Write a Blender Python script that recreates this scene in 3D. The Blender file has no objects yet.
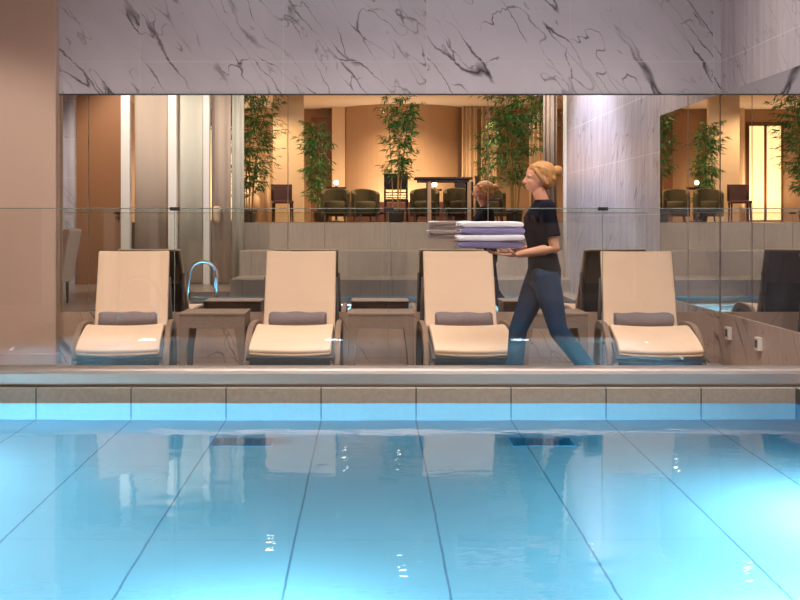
import bpy, bmesh, math, random
from mathutils import Vector, Matrix
R = math.radians
S = bpy.context.scene
COL = S.collection

def lin(r, g, b):
    f = lambda c: (c/255/12.92) if c/255 <= 0.04045 else ((c/255+0.055)/1.055)**2.4
    return (f(r), f(g), f(b), 1.0)

# ------------------------------------------------------------------ materials
def newmat(name):
    m = bpy.data.materials.new(name); m.use_nodes = True
    nt = m.node_tree; nt.nodes.clear()
    out = nt.nodes.new('ShaderNodeOutputMaterial')
    return m, nt, out
def N(nt, typ, **kw):
    n = nt.nodes.new(typ)
    for k, v in kw.items():
        if k.startswith('i_'):
            n.inputs[int(k[2:]) if k[2:].isdigit() else k[2:].replace('_', ' ')].default_value = v
        else: setattr(n, k, v)
    return n
def math_n(nt, op, a, b=None, c=None, clamp=False):
    n = nt.nodes.new('ShaderNodeMath'); n.operation = op; n.use_clamp = clamp
    for i, v in enumerate((a, b, c)):
        if v is None: continue
        if isinstance(v, (int, float)): n.inputs[i].default_value = v
        else: nt.links.new(v, n.inputs[i])
    return n.outputs[0]
def mixc(nt, fac, a, b, blend='MIX'):
    n = nt.nodes.new('ShaderNodeMix'); n.data_type = 'RGBA'; n.blend_type = blend
    for idx, v in ((0, fac), (6, a), (7, b)):
        if isinstance(v, (int, float)): n.inputs[idx].default_value = v
        elif isinstance(v, tuple): n.inputs[idx].default_value = v
        else: nt.links.new(v, n.inputs[idx])
    return n.outputs[2]
def basic(name, col, rough=0.6, metal=0.0, var=0.0, vscale=8.0, bump=0.0, bscale=60.0, stretch=(1,1,1), spec=0.5, emit=None, estr=0.0, sheen=0.0):
    m, nt, out = newmat(name)
    p = N(nt, 'ShaderNodeBsdfPrincipled'); nt.links.new(p.outputs[0], out.inputs[0])
    p.inputs['Roughness'].default_value = rough; p.inputs['Metallic'].default_value = metal
    p.inputs['Specular IOR Level'].default_value = spec
    p.inputs['Base Color'].default_value = col
    tc = N(nt, 'ShaderNodeTexCoord'); mp = N(nt, 'ShaderNodeMapping'); mp.inputs['Scale'].default_value = stretch
    nt.links.new(tc.outputs['Object'], mp.inputs[0])
    if var > 0:
        nz = N(nt, 'ShaderNodeTexNoise'); nz.inputs['Scale'].default_value = vscale; nz.inputs['Detail'].default_value = 4
        nt.links.new(mp.outputs[0], nz.inputs['Vector'])
        d = tuple(c*(1-var) for c in col[:3])+(1,); l = tuple(min(1, c*(1+var)) for c in col[:3])+(1,)
        nt.links.new(mixc(nt, nz.outputs[0], d, l), p.inputs['Base Color'])
    if bump > 0:
        nb = N(nt, 'ShaderNodeTexNoise'); nb.inputs['Scale'].default_value = bscale; nb.inputs['Detail'].default_value = 3
        nt.links.new(mp.outputs[0], nb.inputs['Vector'])
        b = N(nt, 'ShaderNodeBump'); b.inputs['Strength'].default_value = bump; b.inputs['Distance'].default_value = 0.01
        nt.links.new(nb.outputs[0], b.inputs['Height']); nt.links.new(b.outputs[0], p.inputs['Normal'])
    if emit:
        p.inputs['Emission Color'].default_value = emit; p.inputs['Emission Strength'].default_value = estr
    return m

def line_mask(nt, coord, period, offset, width):
    """1 on a joint line, 0 elsewhere"""
    v = math_n(nt, 'DIVIDE', math_n(nt, 'SUBTRACT', coord, offset), period)
    f = math_n(nt, 'FRACT', math_n(nt, 'ADD', v, 0.5))
    d = math_n(nt, 'MULTIPLY', math_n(nt, 'ABSOLUTE', math_n(nt, 'SUBTRACT', f, 0.5)), period)
    return math_n(nt, 'LESS_THAN', d, width*0.5)

def marble(name, base, vein, joint, rough=0.25, jx=(1.3, -2.07), jz=(0.686, 2.0), streak=0.0, vein_amt=1.0, jw=0.008):
    m, nt, out = newmat(name)
    p = N(nt, 'ShaderNodeBsdfPrincipled'); nt.links.new(p.outputs[0], out.inputs[0])
    p.inputs['Roughness'].default_value = rough
    tc = N(nt, 'ShaderNodeTexCoord'); sp = N(nt, 'ShaderNodeSeparateXYZ'); nt.links.new(tc.outputs['Object'], sp.inputs[0])
    u = math_n(nt, 'SUBTRACT', sp.outputs[0], math_n(nt, 'MULTIPLY', sp.outputs[1], 1.0)); z = sp.outputs[2]
    u = math_n(nt, 'ADD', u, 10.0)          # equals x on the wall at y = 10
    tile = math_n(nt, 'FLOOR', math_n(nt, 'DIVIDE', math_n(nt, 'SUBTRACT', u, jx[1]), jx[0]*2))
    a = R(-52)
    al = math_n(nt, 'ADD', math_n(nt, 'MULTIPLY', u, math.cos(a)), math_n(nt, 'MULTIPLY', z, math.sin(a)))
    ac = math_n(nt, 'ADD', math_n(nt, 'MULTIPLY', u, -math.sin(a)), math_n(nt, 'MULTIPLY', z, math.cos(a)))
    def field(sa, sc, scale, det, dist, seed):
        cb = N(nt, 'ShaderNodeCombineXYZ')
        nt.links.new(math_n(nt, 'MULTIPLY', al, sa), cb.inputs[0]); nt.links.new(math_n(nt, 'MULTIPLY', ac, sc), cb.inputs[1])
        nt.links.new(math_n(nt, 'ADD', math_n(nt, 'MULTIPLY', tile, 3.7), seed), cb.inputs[2])
        nz = N(nt, 'ShaderNodeTexNoise'); nz.inputs['Scale'].default_value = scale; nz.inputs['Detail'].default_value = det
        nz.inputs['Distortion'].default_value = dist; nz.inputs['Roughness'].default_value = 0.6
        nt.links.new(cb.outputs[0], nz.inputs['Vector']); return nz.outputs[0]
    jag = math_n(nt, 'MULTIPLY', math_n(nt, 'SUBTRACT', field(1.0, 1.0, 5.0, 4, 0.0, 50.0), 0.5), 0.10)
    ac = math_n(nt, 'ADD', ac, jag)
    n1 = field(0.34, 1.9, 1.9, 1.0, 0.25, 1.3); n2 = field(0.6, 1.7, 3.1, 1.5, 0.3, 9.1)
    m1 = field(1.0, 1.0, 1.5, 2, 0.0, 4.4); m2 = field(1.0, 1.3, 2.4, 2, 0.0, 17.0)
    def ridge(n, w, mask, lo, hi):
        d = math_n(nt, 'ABSOLUTE', math_n(nt, 'SUBTRACT', n, 0.5))
        mr = N(nt, 'ShaderNodeMapRange'); mr.clamp = True
        mr.inputs[1].default_value = lo; mr.inputs[2].default_value = hi; nt.links.new(mask, mr.inputs[0])
        ww = math_n(nt, 'ADD', math_n(nt, 'MULTIPLY', mr.outputs[0], w), 0.0005)
        v = math_n(nt, 'SUBTRACT', 1.0, math_n(nt, 'DIVIDE', d, ww), clamp=True)
        return math_n(nt, 'MULTIPLY', v, mr.outputs[0])
    v1 = ridge(n1, 0.019, m1, 0.33, 0.60); v2 = math_n(nt, 'MULTIPLY', ridge(n2, 0.015, m2, 0.38, 0.64), 0.9)
    v = math_n(nt, 'MULTIPLY', math_n(nt, 'MAXIMUM', v1, v2), vein_amt, clamp=True)
    soft = field(0.7, 1.2, 1.0, 4, 0.3, 30.0)
    mr = N(nt, 'ShaderNodeMapRange'); mr.inputs[1].default_value = 0.35; mr.inputs[2].default_value = 0.65; nt.links.new(soft, mr.inputs[0])
    dk = tuple(c*0.84 for c in base[:3])+(1,)
    c = mixc(nt, mr.outputs[0], dk, base)
    if streak > 0:
        cb = N(nt, 'ShaderNodeCombineXYZ'); nt.links.new(math_n(nt, 'MULTIPLY', u, 5.0), cb.inputs[0]); nt.links.new(math_n(nt, 'MULTIPLY', z, 0.35), cb.inputs[1])
        nz = N(nt, 'ShaderNodeTexNoise'); nz.inputs['Scale'].default_value = 2.0; nz.inputs['Detail'].default_value = 5; nt.links.new(cb.outputs[0], nz.inputs['Vector'])
        mr2 = N(nt, 'ShaderNodeMapRange'); mr2.inputs[1].default_value = 0.35; mr2.inputs[2].default_value = 0.65; nt.links.new(nz.outputs[0], mr2.inputs[0])
        c = mixc(nt, math_n(nt, 'MULTIPLY', mr2.outputs[0], streak), c, tuple(x*0.55 for x in base[:3])+(1,))
    c = mixc(nt, v, c, vein)
    j = math_n(nt, 'MAXIMUM', line_mask(nt, u, jx[0], jx[1], jw), line_mask(nt, z, jz[0], jz[1], jw))
    c = mixc(nt, math_n(nt, 'MULTIPLY', j, 0.6), c, joint)
    nt.links.new(c, p.inputs['Base Color'])
    return m

def tiles(name, base, joint, px, ox, py, oy, axis2='Y', rough=0.4, w=0.012, var=0.1, wy=None, streak=(3, 3, 3), y_strength=1.0, vscale=3):
    m, nt, out = newmat(name)
    p = N(nt, 'ShaderNodeBsdfPrincipled'); nt.links.new(p.outputs[0], out.inputs[0]); p.inputs['Roughness'].default_value = rough
    tc = N(nt, 'ShaderNodeTexCoord'); sp = N(nt, 'ShaderNodeSeparateXYZ'); nt.links.new(tc.outputs['Object'], sp.inputs[0])
    mp = N(nt, 'ShaderNodeMapping'); mp.inputs['Scale'].default_value = streak; nt.links.new(tc.outputs['Object'], mp.inputs[0])
    nz = N(nt, 'ShaderNodeTexNoise'); nz.inputs['Scale'].default_value = vscale; nz.inputs['Detail'].default_value = 5; nt.links.new(mp.outputs[0], nz.inputs['Vector'])
    c = mixc(nt, nz.outputs[0], tuple(x*(1-var) for x in base[:3])+(1,), tuple(min(1, x*(1+var)) for x in base[:3])+(1,))
    j1 = line_mask(nt, sp.outputs[0], px, ox, w)
    j2 = math_n(nt, 'MULTIPLY', line_mask(nt, sp.outputs[1 if axis2 == 'Y' else 2], py, oy, wy or w), y_strength)
    c = mixc(nt, math_n(nt, 'MAXIMUM', j1, j2), c, joint)
    nt.links.new(c, p.inputs['Base Color']); return m

M = {}
M['marble'] = marble('veined_marble', lin(214, 213, 222), lin(62, 54, 60), lin(225, 220, 222))
M['marble_side'] = marble('streaked_marble', lin(218, 214, 224), lin(88, 76, 80), lin(238, 236, 240), streak=0.55, jx=(50, -20), vein_amt=.5)
M['dado'] = marble('warm_grey_marble', lin(205, 176, 156), lin(84, 64, 56), lin(165, 142, 130), rough=0.3, jz=(9, -9), streak=0.25, vein_amt=0.9)
M['plaster'] = basic('beige_plaster', lin(205, 178, 160), 0.6, var=0.05, vscale=1.5, bump=0.05)
M['ceiling'] = basic('warm_white_ceiling', lin(240, 228, 210), 0.8, var=0.02)
M['baseboard'] = basic('beige_stone_skirting', lin(190, 160, 140), 0.4, var=0.06)
M['deck'] = tiles('deck_stone', lin(165, 145, 130), lin(110, 95, 85), 0.649, -1.639, 0.649, 7.514, rough=0.3)
M['coping'] = tiles('greige_coping_stone', lin(158, 148, 134), lin(72, 66, 58), 0.649, -1.639, 50, -20, rough=0.45, w=0.010, streak=(14, 14, 14), var=0.25)
M['pool_tile'] = tiles('pale_blue_pool_tile', lin(122, 196, 222), lin(74, 136, 172), 0.649, -1.639, 1.3, 7.514, rough=0.4, w=0.010, var=0.06, wy=0.02, y_strength=0.15, vscale=1)
M['pale_stone'] = basic('pale_ledge_stone', lin(225, 222, 215), 0.5, var=.05)
M['terrace_stone'] = tiles('grey_brown_wall_stone', lin(180, 163, 148), lin(116, 104, 92), 1.2, 0.35, 50, -20, rough=0.5, w=0.008, var=0.22, streak=(9, 9, 1.0))
M['terrace_floor'] = basic('brown_wood_floor', lin(112, 84, 62), 0.4, var=0.2, vscale=3, stretch=(1, 8, 1))
M['tan_wall'] = basic('tan_wallcovering', lin(186, 152, 118), 0.75, var=0.04, vscale=2)
M['light_wall'] = basic('pale_cream_wall', lin(222, 194, 158), 0.7, var=0.03, vscale=2)
M['brown_panel'] = basic('brown_wood_panel', lin(110, 66, 36), 0.5, var=0.15, vscale=4, stretch=(6, 6, 0.5))
M['orange_panel'] = basic('honey_wood_panel', lin(160, 112, 76), 0.5, var=0.06, vscale=2, stretch=(5, 5, 0.4))
M['white_paint'] = basic('white_satin_paint', lin(240, 236, 230), 0.5, var=0.02)
M['curtain_greige'] = basic('greige_curtain_fabric', lin(190, 172, 156), 0.85, var=0.05, vscale=6, stretch=(4, 4, .3))
M['curtain_pale'] = basic('pale_sage_curtain_fabric', lin(205, 202, 188), 0.85, var=0.05, vscale=6, stretch=(4, 4, .3))
M['curtain_warm'] = basic('warm_sheer_fabric', lin(228, 202, 168), 0.8, var=0.06, vscale=6, stretch=(4, 4, .3))
M['steel'] = basic('brushed_steel', lin(166, 155, 147), 0.5, 1.0, var=0.06, vscale=2, stretch=(.4, 6, 6), bump=0.03)
M['chrome'] = basic('polished_chrome', lin(225, 225, 228), 0.08, 1.0)
M['dark_metal'] = basic('dark_bronze_metal', lin(60, 52, 48), 0.4, 0.8)
M['cushion'] = basic('cream_cushion_fabric', lin(226, 196, 168), 0.85, var=0.04, vscale=5, bump=0.15, bscale=220)
M['piping'] = basic('tan_piping', lin(205, 172, 136), 0.8)
M['wicker'] = basic('brown_woven_rattan', lin(136, 110, 90), 0.6, var=0.25, vscale=40, bump=0.6, bscale=120)
M['wicker_dark'] = basic('dark_grey_woven_rattan', lin(88, 80, 76), 0.65, var=0.3, vscale=40, bump=0.6, bscale=120)
M['table_wicker'] = basic('taupe_woven_rattan', lin(142, 120, 103), 0.6, var=0.25, vscale=45, bump=0.6, bscale=120)
M['sling'] = basic('black_sling_mesh', lin(30, 28, 30), 0.8)
M['grey_back'] = basic('grey_back_fabric', lin(128, 120, 108), 0.8, var=0.1)
M['towel'] = basic('mauve_grey_terry', lin(132, 120, 122), 0.95, var=0.12, vscale=30, bump=0.7, bscale=160)
M['switch'] = basic('white_switch_plastic', lin(235, 225, 215), 0.35)
M['switch_dark'] = basic('dark_switch_face', lin(60, 48, 42), 0.3)
M['leaf'] = basic('bamboo_leaf_green', lin(70, 118, 54), 0.5, var=0.45, vscale=9)
M['cane'] = basic('bamboo_cane', lin(150, 120, 60), 0.45, var=0.2, vscale=20)
M['pot'] = basic('dark_grey_planter', lin(58, 56, 54), 0.5, var=0.08)
M['soil'] = basic('planter_soil', lin(52, 38, 28), 0.95, var=0.2)
M['dark_wood'] = basic('dark_stained_wood', lin(48, 26, 16), 0.35, var=0.2, vscale=6, stretch=(1, 1, 4))
M['brown_leather'] = basic('brown_leather', lin(84, 44, 28), 0.5, var=0.1)
M['olive'] = basic('olive_upholstery', lin(82, 70, 38), 0.85, var=0.1, vscale=10)
M['grate'] = basic('dark_teal_drain_grate', lin(20, 128, 170), 0.7, spec=.2)
M['lampglass'] = basic('glowing_lamp_glass', lin(255, 225, 180), 0.4, emit=(1, .78, .5, 1), estr=9)
M['spotglass'] = basic('glowing_downlight_lens', lin(255, 240, 220), 0.4, emit=(1, .88, .7, 1), estr=300)
M['poolglass'] = basic('glowing_pool_light_lens', lin(240, 250, 255), 0.4, emit=(.75, .9, 1, 1), estr=10)
M['window_glow'] = basic('sunlit_window_blind', lin(255, 225, 150), 0.6, emit=(1, .74, .36, 1), estr=1.5)
M['skin'] = basic('skin', lin(212, 150, 118), 0.5, var=0.05, vscale=8)
M['hair'] = basic('blond_hair', lin(176, 124, 66), 0.55, var=0.3, vscale=40, bump=0.5, bscale=90, stretch=(1, 1, .3))
M['navy'] = basic('navy_jersey', lin(13, 11, 24), 0.9, spec=.2, var=0.1, bump=0.2, bscale=30)
M['denim'] = basic('dark_blue_denim', lin(24, 50, 82), 0.8, var=0.2, vscale=12, bump=0.2, bscale=60)
M['shoe'] = basic('black_shoe', lin(28, 26, 28), 0.5)
M['sole'] = basic('pale_rubber_sole', lin(190, 186, 180), 0.6)
M['eye'] = basic('eye_white', lin(235, 230, 225), 0.2)
M['iris'] = basic('brown_iris', lin(60, 40, 28), 0.2)
M['lips'] = basic('lip_skin', lin(178, 96, 84), 0.45)
M['white_cloth'] = basic('white_terry', lin(238, 232, 238), 0.95, bump=0.5, bscale=150)

# mirror
def mirror_mat():
    m, nt, out = newmat('silver_mirror')
    g = N(nt, 'ShaderNodeBsdfGlossy'); g.inputs['Roughness'].default_value = 0.0; g.inputs['Color'].default_value = (.85, .85, .85, 1)
    nt.links.new(g.outputs[0], out.inputs[0]); return m
M['mirror'] = mirror_mat()
def pane_mat():
    m, nt, out = newmat('clear_pane_glass')
    t = N(nt, 'ShaderNodeBsdfTransparent'); t.inputs['Color'].default_value = (.965, .975, .965, 1)
    g = N(nt, 'ShaderNodeBsdfGlossy'); g.inputs['Roughness'].default_value = 0.0
    lw = N(nt, 'ShaderNodeLayerWeight'); lw.inputs['Blend'].default_value = 0.5
    f = math_n(nt, 'ADD', math_n(nt, 'MULTIPLY', math_n(nt, 'POWER', lw.outputs['Facing'], 5.0), 0.9), 0.04)
    mx = N(nt, 'ShaderNodeMixShader'); nt.links.new(f, mx.inputs[0]); nt.links.new(t.outputs[0], mx.inputs[1]); nt.links.new(g.outputs[0], mx.inputs[2])
    nt.links.new(mx.outputs[0], out.inputs[0]); return m
M['pane'] = pane_mat()
M['pane_edge'] = basic('ground_glass_edge', lin(122, 136, 128), 0.25, spec=0.8)
def water_mat():
    m, nt, out = newmat('pool_water')
    g = N(nt, 'ShaderNodeBsdfGlass'); g.inputs['IOR'].default_value = 1.333; g.inputs['Roughness'].default_value = 0.0; g.inputs['Color'].default_value = (.93, .98, 1, 1)
    tc = N(nt, 'ShaderNodeTexCoord')
    mp = N(nt, 'ShaderNodeMapping'); mp.inputs['Scale'].default_value = (1.0, 1.6, 1); nt.links.new(tc.outputs['Object'], mp.inputs[0])
    n1 = N(nt, 'ShaderNodeTexNoise'); n1.inputs['Scale'].default_value = 3.4; n1.inputs['Detail'].default_value = 3; nt.links.new(mp.outputs[0], n1.inputs['Vector'])
    b = N(nt, 'ShaderNodeBump'); b.inputs['Strength'].default_value = 0.09; b.inputs['Distance'].default_value = 0.02
    nt.links.new(n1.outputs[0], b.inputs['Height']); nt.links.new(b.outputs[0], g.inputs['Normal'])
    nt.links.new(g.outputs[0], out.inputs[0]); return m
M['water'] = water_mat()
def stripe_towel_mat(name, a, b_, per):
    m, nt, out = newmat(name)
    p = N(nt, 'ShaderNodeBsdfPrincipled'); p.inputs['Roughness'].default_value = .95; nt.links.new(p.outputs[0], out.inputs[0])
    tc = N(nt, 'ShaderNodeTexCoord'); sp = N(nt, 'ShaderNodeSeparateXYZ'); nt.links.new(tc.outputs['Object'], sp.inputs[0])
    f = math_n(nt, 'LESS_THAN', math_n(nt, 'FRACT', math_n(nt, 'DIVIDE', sp.outputs[1], per)), 0.35)
    nt.links.new(mixc(nt, f, a, b_), p.inputs['Base Color']); return m
M['lilac_towel'] = stripe_towel_mat('lilac_striped_terry', lin(205, 198, 222), lin(130, 120, 165), .06)

# ------------------------------------------------------------------ object helpers
def link(name, bm, mats, parent=None, smooth=False, bevel=0, seg=2, kind=None):
    me = bpy.data.meshes.new(name)
    if smooth:
        for f in bm.faces: f.smooth = True
    bmesh.ops.recalc_face_normals(bm, faces=bm.faces)
    bm.to_mesh(me); bm.free()
    for m in (mats if isinstance(mats, (list, tuple)) else [mats]): me.materials.append(m)
    o = bpy.data.objects.new(name, me); COL.objects.link(o)
    if parent: o.parent = parent
    if bevel:
        b = o.modifiers.new('bevel', 'BEVEL'); b.width = bevel; b.segments = seg; b.limit_method = 'ANGLE'; b.angle_limit = R(35)
    if kind: o['kind'] = kind
    return o
def tag(o, label, cat=None, group=None):
    o['label'] = label
    if cat: o['category'] = cat
    if group: o['group'] = group
    return o
def thing(name, label, cat, loc=(0, 0, 0), rz=0, group=None):
    o = bpy.data.objects.new(name, None); o.empty_display_size = .1; COL.objects.link(o)
    o.location = loc; o.rotation_euler = (0, 0, rz); return tag(o, label, cat, group)
def copy_tree(o, parent=None):
    c = o.copy(); COL.objects.link(c); c.parent = parent
    for ch in [x for x in COL.objects if x.parent == o]: copy_tree(ch, c)
    return c
def bx(bm, x0, x1, y0, y1, z0, z1, mi=0, rot=None, about=None):
    vs = [bm.verts.new(Vector((x, y, z))) for x in (x0, x1) for y in (y0, y1) for z in (z0, z1)]
    fs = [(0,1,3,2), (4,6,7,5), (0,4,5,1), (2,3,7,6), (0,2,6,4), (1,5,7,3)]
    out = []
    for f in fs:
        fc = bm.faces.new([vs[i] for i in f]); fc.material_index = mi; out.append(fc)
    if rot is not None: bmesh.ops.rotate(bm, verts=vs, cent=Vector(about or (0, 0, 0)), matrix=rot)
    return vs
def box(x0, x1, y0, y1, z0, z1):
    bm = bmesh.new(); bx(bm, x0, x1, y0, y1, z0, z1); return bm
def loft(bm, rings, cap=True, mi=0):
    """rings: lists of Vectors, same count"""
    rv = [[bm.verts.new(p) for p in r] for r in rings]
    n = len(rv[0])
    for a, b in zip(rv[:-1], rv[1:]):
        for i in range(n):
            f = bm.faces.new((a[i], a[(i+1) % n], b[(i+1) % n], b[i])); f.material_index = mi
    if cap:
        bm.faces.new(list(reversed(rv[0]))).material_index = mi; bm.faces.new(rv[-1]).material_index = mi
    return rv
def tube(bm, pts, rad, n=10, mi=0, flat=1.0, up=None):
    pts = [Vector(p) for p in pts]; k = len(pts)
    rads = rad if isinstance(rad, (list, tuple)) else [rad]*k
    rings = []; prev = None
    for i, p in enumerate(pts):
        t = (pts[min(i+1, k-1)]-pts[max(i-1, 0)]).normalized()
        if prev is None:
            ref = Vector(up) if up else (Vector((0, 0, 1)) if abs(t.z) < .9 else Vector((1, 0, 0)))
            a = (ref - t*ref.dot(t)).normalized()
        else: a = (prev - t*prev.dot(t)).normalized()
        prev = a; b = t.cross(a)
        rings.append([p + (a*math.cos(2*math.pi*j/n) + b*math.sin(2*math.pi*j/n)*flat)*rads[i] for j in range(n)])
    loft(bm, rings, mi=mi)
def lathe(bm, prof, n=24, c=(0, 0, 0), mi=0):
    c = Vector(c)
    rings = [[c+Vector((r*math.cos(2*math.pi*j/n), r*math.sin(2*math.pi*j/n), z)) for j in range(n)] for r, z in prof]
    loft(bm, rings, mi=mi)
def ball(bm, c, r, seg=16, mi=0):
    r = (r, r, r) if isinstance(r, (int, float)) else r
    ret = bmesh.ops.create_uvsphere(bm, u_segments=seg, v_segments=max(6, seg//2), radius=1.0)
    for v in ret['verts']: v.co = Vector((v.co.x*r[0]+c[0], v.co.y*r[1]+c[1], v.co.z*r[2]+c[2]))
    for v in ret['verts']:
        for f in v.link_faces: f.material_index = mi
    return ret['verts']
def struct(name, bm, m, parent=None, **kw): return link(name, bm, m, parent, kind='structure', **kw)

# ================================================================== SETTING
XR = 3.173; ZM0, ZM1 = 0.414, 2.395; YB = 10.0; CEIL = 4.2
DZ = -0.05
# back wall of the pool hall
bm = box(-6.2, XR+.3, 10.012, 10.3, -0.9, CEIL)
struct('wall_back', bm, M['plaster'])
bm = box(-2.85, XR, 9.975, 10.012, ZM1, CEIL)
struct('wall_back_marble', bm, M['marble']).name = 'wall_back_upper'
bm = box(-2.85, XR, 9.985, 10.012, DZ-.02, ZM0)
struct('trim_1', bm, M['dado'])
# marble strip left of the pier edge
# pier on the left
bm = box(-6.0, -2.83, 9.88, 10.012, DZ-.02, CEIL)
struct('wall_left_pier', bm, M['plaster'], bevel=.01).name = 'wall_pier'
bm = box(-6.0, -2.815, 9.85, 9.88, DZ, 0.05); bx(bm, -2.83, -2.815, 9.88, 9.985, DZ, .05)
struct('baseboard_left', bm, M['baseboard'], bevel=.006)
# right wall
bm = bmesh.new()
bx(bm, XR, XR+.3, 2.15, 7.92, -0.9, CEIL); bx(bm, XR, XR+.3, 7.92, 10.012, ZM1, CEIL)
struct('wall_right', bm, M['marble_side'])
bm = box(XR+.012, XR+.3, 7.92, 10.012, -0.9, ZM1)
struct('wall_right_backing', bm, M['plaster']).name = 'wall_right_core'
bm = box(XR-.015, XR+.012, 7.75, 10.0, DZ-.02, ZM0)
struct('trim_2', bm, M['dado'])
# floors
bm = box(-6, XR, 7.76, 10.0, DZ-.15, DZ); struct('floor', bm, M['deck'])
XPL = -1.639-.649*3; XPR = -1.639+.649*7
bm = bmesh.new()
bx(bm, -6, XR, 7.514, 7.76, -0.02, .102); bx(bm, XPR, XR, 2.45, 7.514, -0.02, .102)
struct('floor_coping', bm, M['coping'], bevel=.004)
bm = box(-6, XPL, 2.45, 7.514, -.02, .102); struct('floor_left_deck', bm, M['deck'])
bm = box(-6, -2.25, -.12, 2.45, -.72, .102)
struct('floor_near_ledge', bm, M['deck'])
# pool basin
bm = bmesh.new()
bx(bm, XPL, XPR, 2.45, 7.514, -.72, -.6)
bx(bm, XPL-.2, XPR+.2, 7.514, 7.76, -.72, -.02); bx(bm, XPL, XPR, 2.45, 2.47, -.6, .03)
bx(bm, XPL-.2, XPL, 2.45, 7.514, -.72, -.02)
bx(bm, XPR, XPR+.26, 2.45, 7.514, -.72, -.02)
struct('floor_pool_basin', bm, M['pool_tile'])
bm = bmesh.new()
vs = [bm.verts.new(p) for p in ((XPL, 2.47, 0), (XPR, 2.47, 0), (XPR, 7.514, 0), (XPL, 7.514, 0))]
bm.faces.new(vs)
w = link('pool_water', bm, M['water']); w['kind'] = 'stuff'
tag(w, 'still clear turquoise water filling the swimming pool', 'water')
for p in w.data.polygons: assert p.normal.z > 0
bm = box(XPL, XPR, 2.47, 3.45, -.6, -.10); struct('floor_pool_ledge', bm, M['pale_stone'])
# left wall of the hall, ceiling
bm = box(-6.2, -6, -9.3, 10.012, -.9, CEIL); struct('wall_left', bm, M['plaster'])
bm = box(-6.2, 5.6, -9.5, 10.3, CEIL, CEIL+.15); struct('ceiling', bm, M['ceiling'])
# terrace (raised dining floor) with its stone front, three courses
TZ = 1.2
for i, (z0, z1, y, xa, xb) in enumerate(((.2, TZ, -.12, -6, 5.5), (-.2, .72, 1.2, -2.25, 5.5), (-.72, .30, 2.45, -2.25, 5.5))):
    bm = box(xa, xb, (-.5, -.12, 1.2)[i], y, z0, z1); struct('wall_terrace_course', bm, M['terrace_stone'], bevel=.008).name = 'wall_terrace_%s' % ('upper', 'middle', 'lower')[i]
bm = box(-6, 5.5, -9.3, -.14, TZ-.1, TZ+.004); struct('floor_terrace', bm, M['terrace_floor'])
bm = box(-6.2, 5.6, -9.5, -9.3, TZ-.1, CEIL); struct('wall_front', bm, M['tan_wall'])
bm = box(5.5, 5.7, -9.3, 2.0, -.9, CEIL); struct('wall_right_dining', bm, M['tan_wall'])
bm = box(XR+.3, 5.7, 1.9, 2.15, -.9, CEIL); struct('wall_right_return', bm, M['tan_wall'])
# bulged tan wall, partition, niche in the dining room
bm = bmesh.new(); rings = []
for i in range(25):
    t = i/24; x = -.72 + t*3.1; y = -7.9 - .9*(2*t-1)**2*1.0 + .0
    rings.append([Vector((x, y, TZ)), Vector((x, y, CEIL)), Vector((x, -9.3, CEIL)), Vector((x, -9.3, TZ))])
loft(bm, rings); struct('wall_front_curve', bm, M['tan_wall'])
bm = box(-2.3, -1.58, -5.95, -5.8, TZ, CEIL); struct('wall_partition', bm, M['light_wall'])
bm = box(-1.58, -1.02, -9.3, -8.9, TZ, 3.95); struct('door_1', bm, M['brown_panel'])
bm = box(-1.02, -.68, -9.3, -8.7, TZ, CEIL); struct('wall_niche_edge', bm, M['light_wall'])
# bright window at the far left of the dining room
bm = box(-4.55, -3.7, -9.3, -9.24, TZ+.05, 3.75); struct('window_1', bm, M['window_glow'])
bm = bmesh.new(); bx(bm, -4.6, -4.55, -9.3, -9.2, TZ, 3.85); bx(bm, -3.7, -3.65, -9.3, -9.2, TZ, 3.85); bx(bm, -4.16, -4.1, -9.3, -9.2, TZ, 3.85); bx(bm, -4.55, -3.7, -9.3, -9.2, 3.75, 3.85)
struct('window_frame', bm, M['brown_panel'], bpy.data.objects['window_1'])

# ================================================================== MIRRORS
edges = [-2.82, -2.573+.006, -.755, 1.064, 2.882, XR-.002]
names = ['narrow wall mirror panel at far left beside the beige pier',
         'wide wall mirror panel behind the leftmost lounger and grab rail reflection',
         'wide wall mirror panel in the middle, behind the second and third loungers',
         'wide wall mirror panel behind the walking person and rightmost lounger',
         'narrow wall mirror panel touching the right hand corner']
for i in range(5):
    bm = box(edges[i]+(.004 if i else 0), edges[i+1]-.004, 10.0, 10.012, ZM0, ZM1)
    tag(link('wall_mirror', bm, M['mirror']), names[i], 'mirror', 'mirror panels on the back wall')
bm = box(XR, XR+.012, 7.92, 10.0, ZM0, ZM1)
tag(link('wall_mirror', bm, M['mirror']), 'mirror set in the right hand marble wall, receding from the corner', 'mirror')
bm = bmesh.new(); bx(bm, -2.85, XR-.016, 9.962, 9.998, ZM1-.007, ZM1-.001)
link('trim_3', bm, M['dark_metal'], kind='structure')
bm = bmesh.new(); bx(bm, -2.84, -2.822, 9.965, 10.0, ZM0, ZM1)
link('trim_4', bm, M['piping'], kind='structure')

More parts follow.
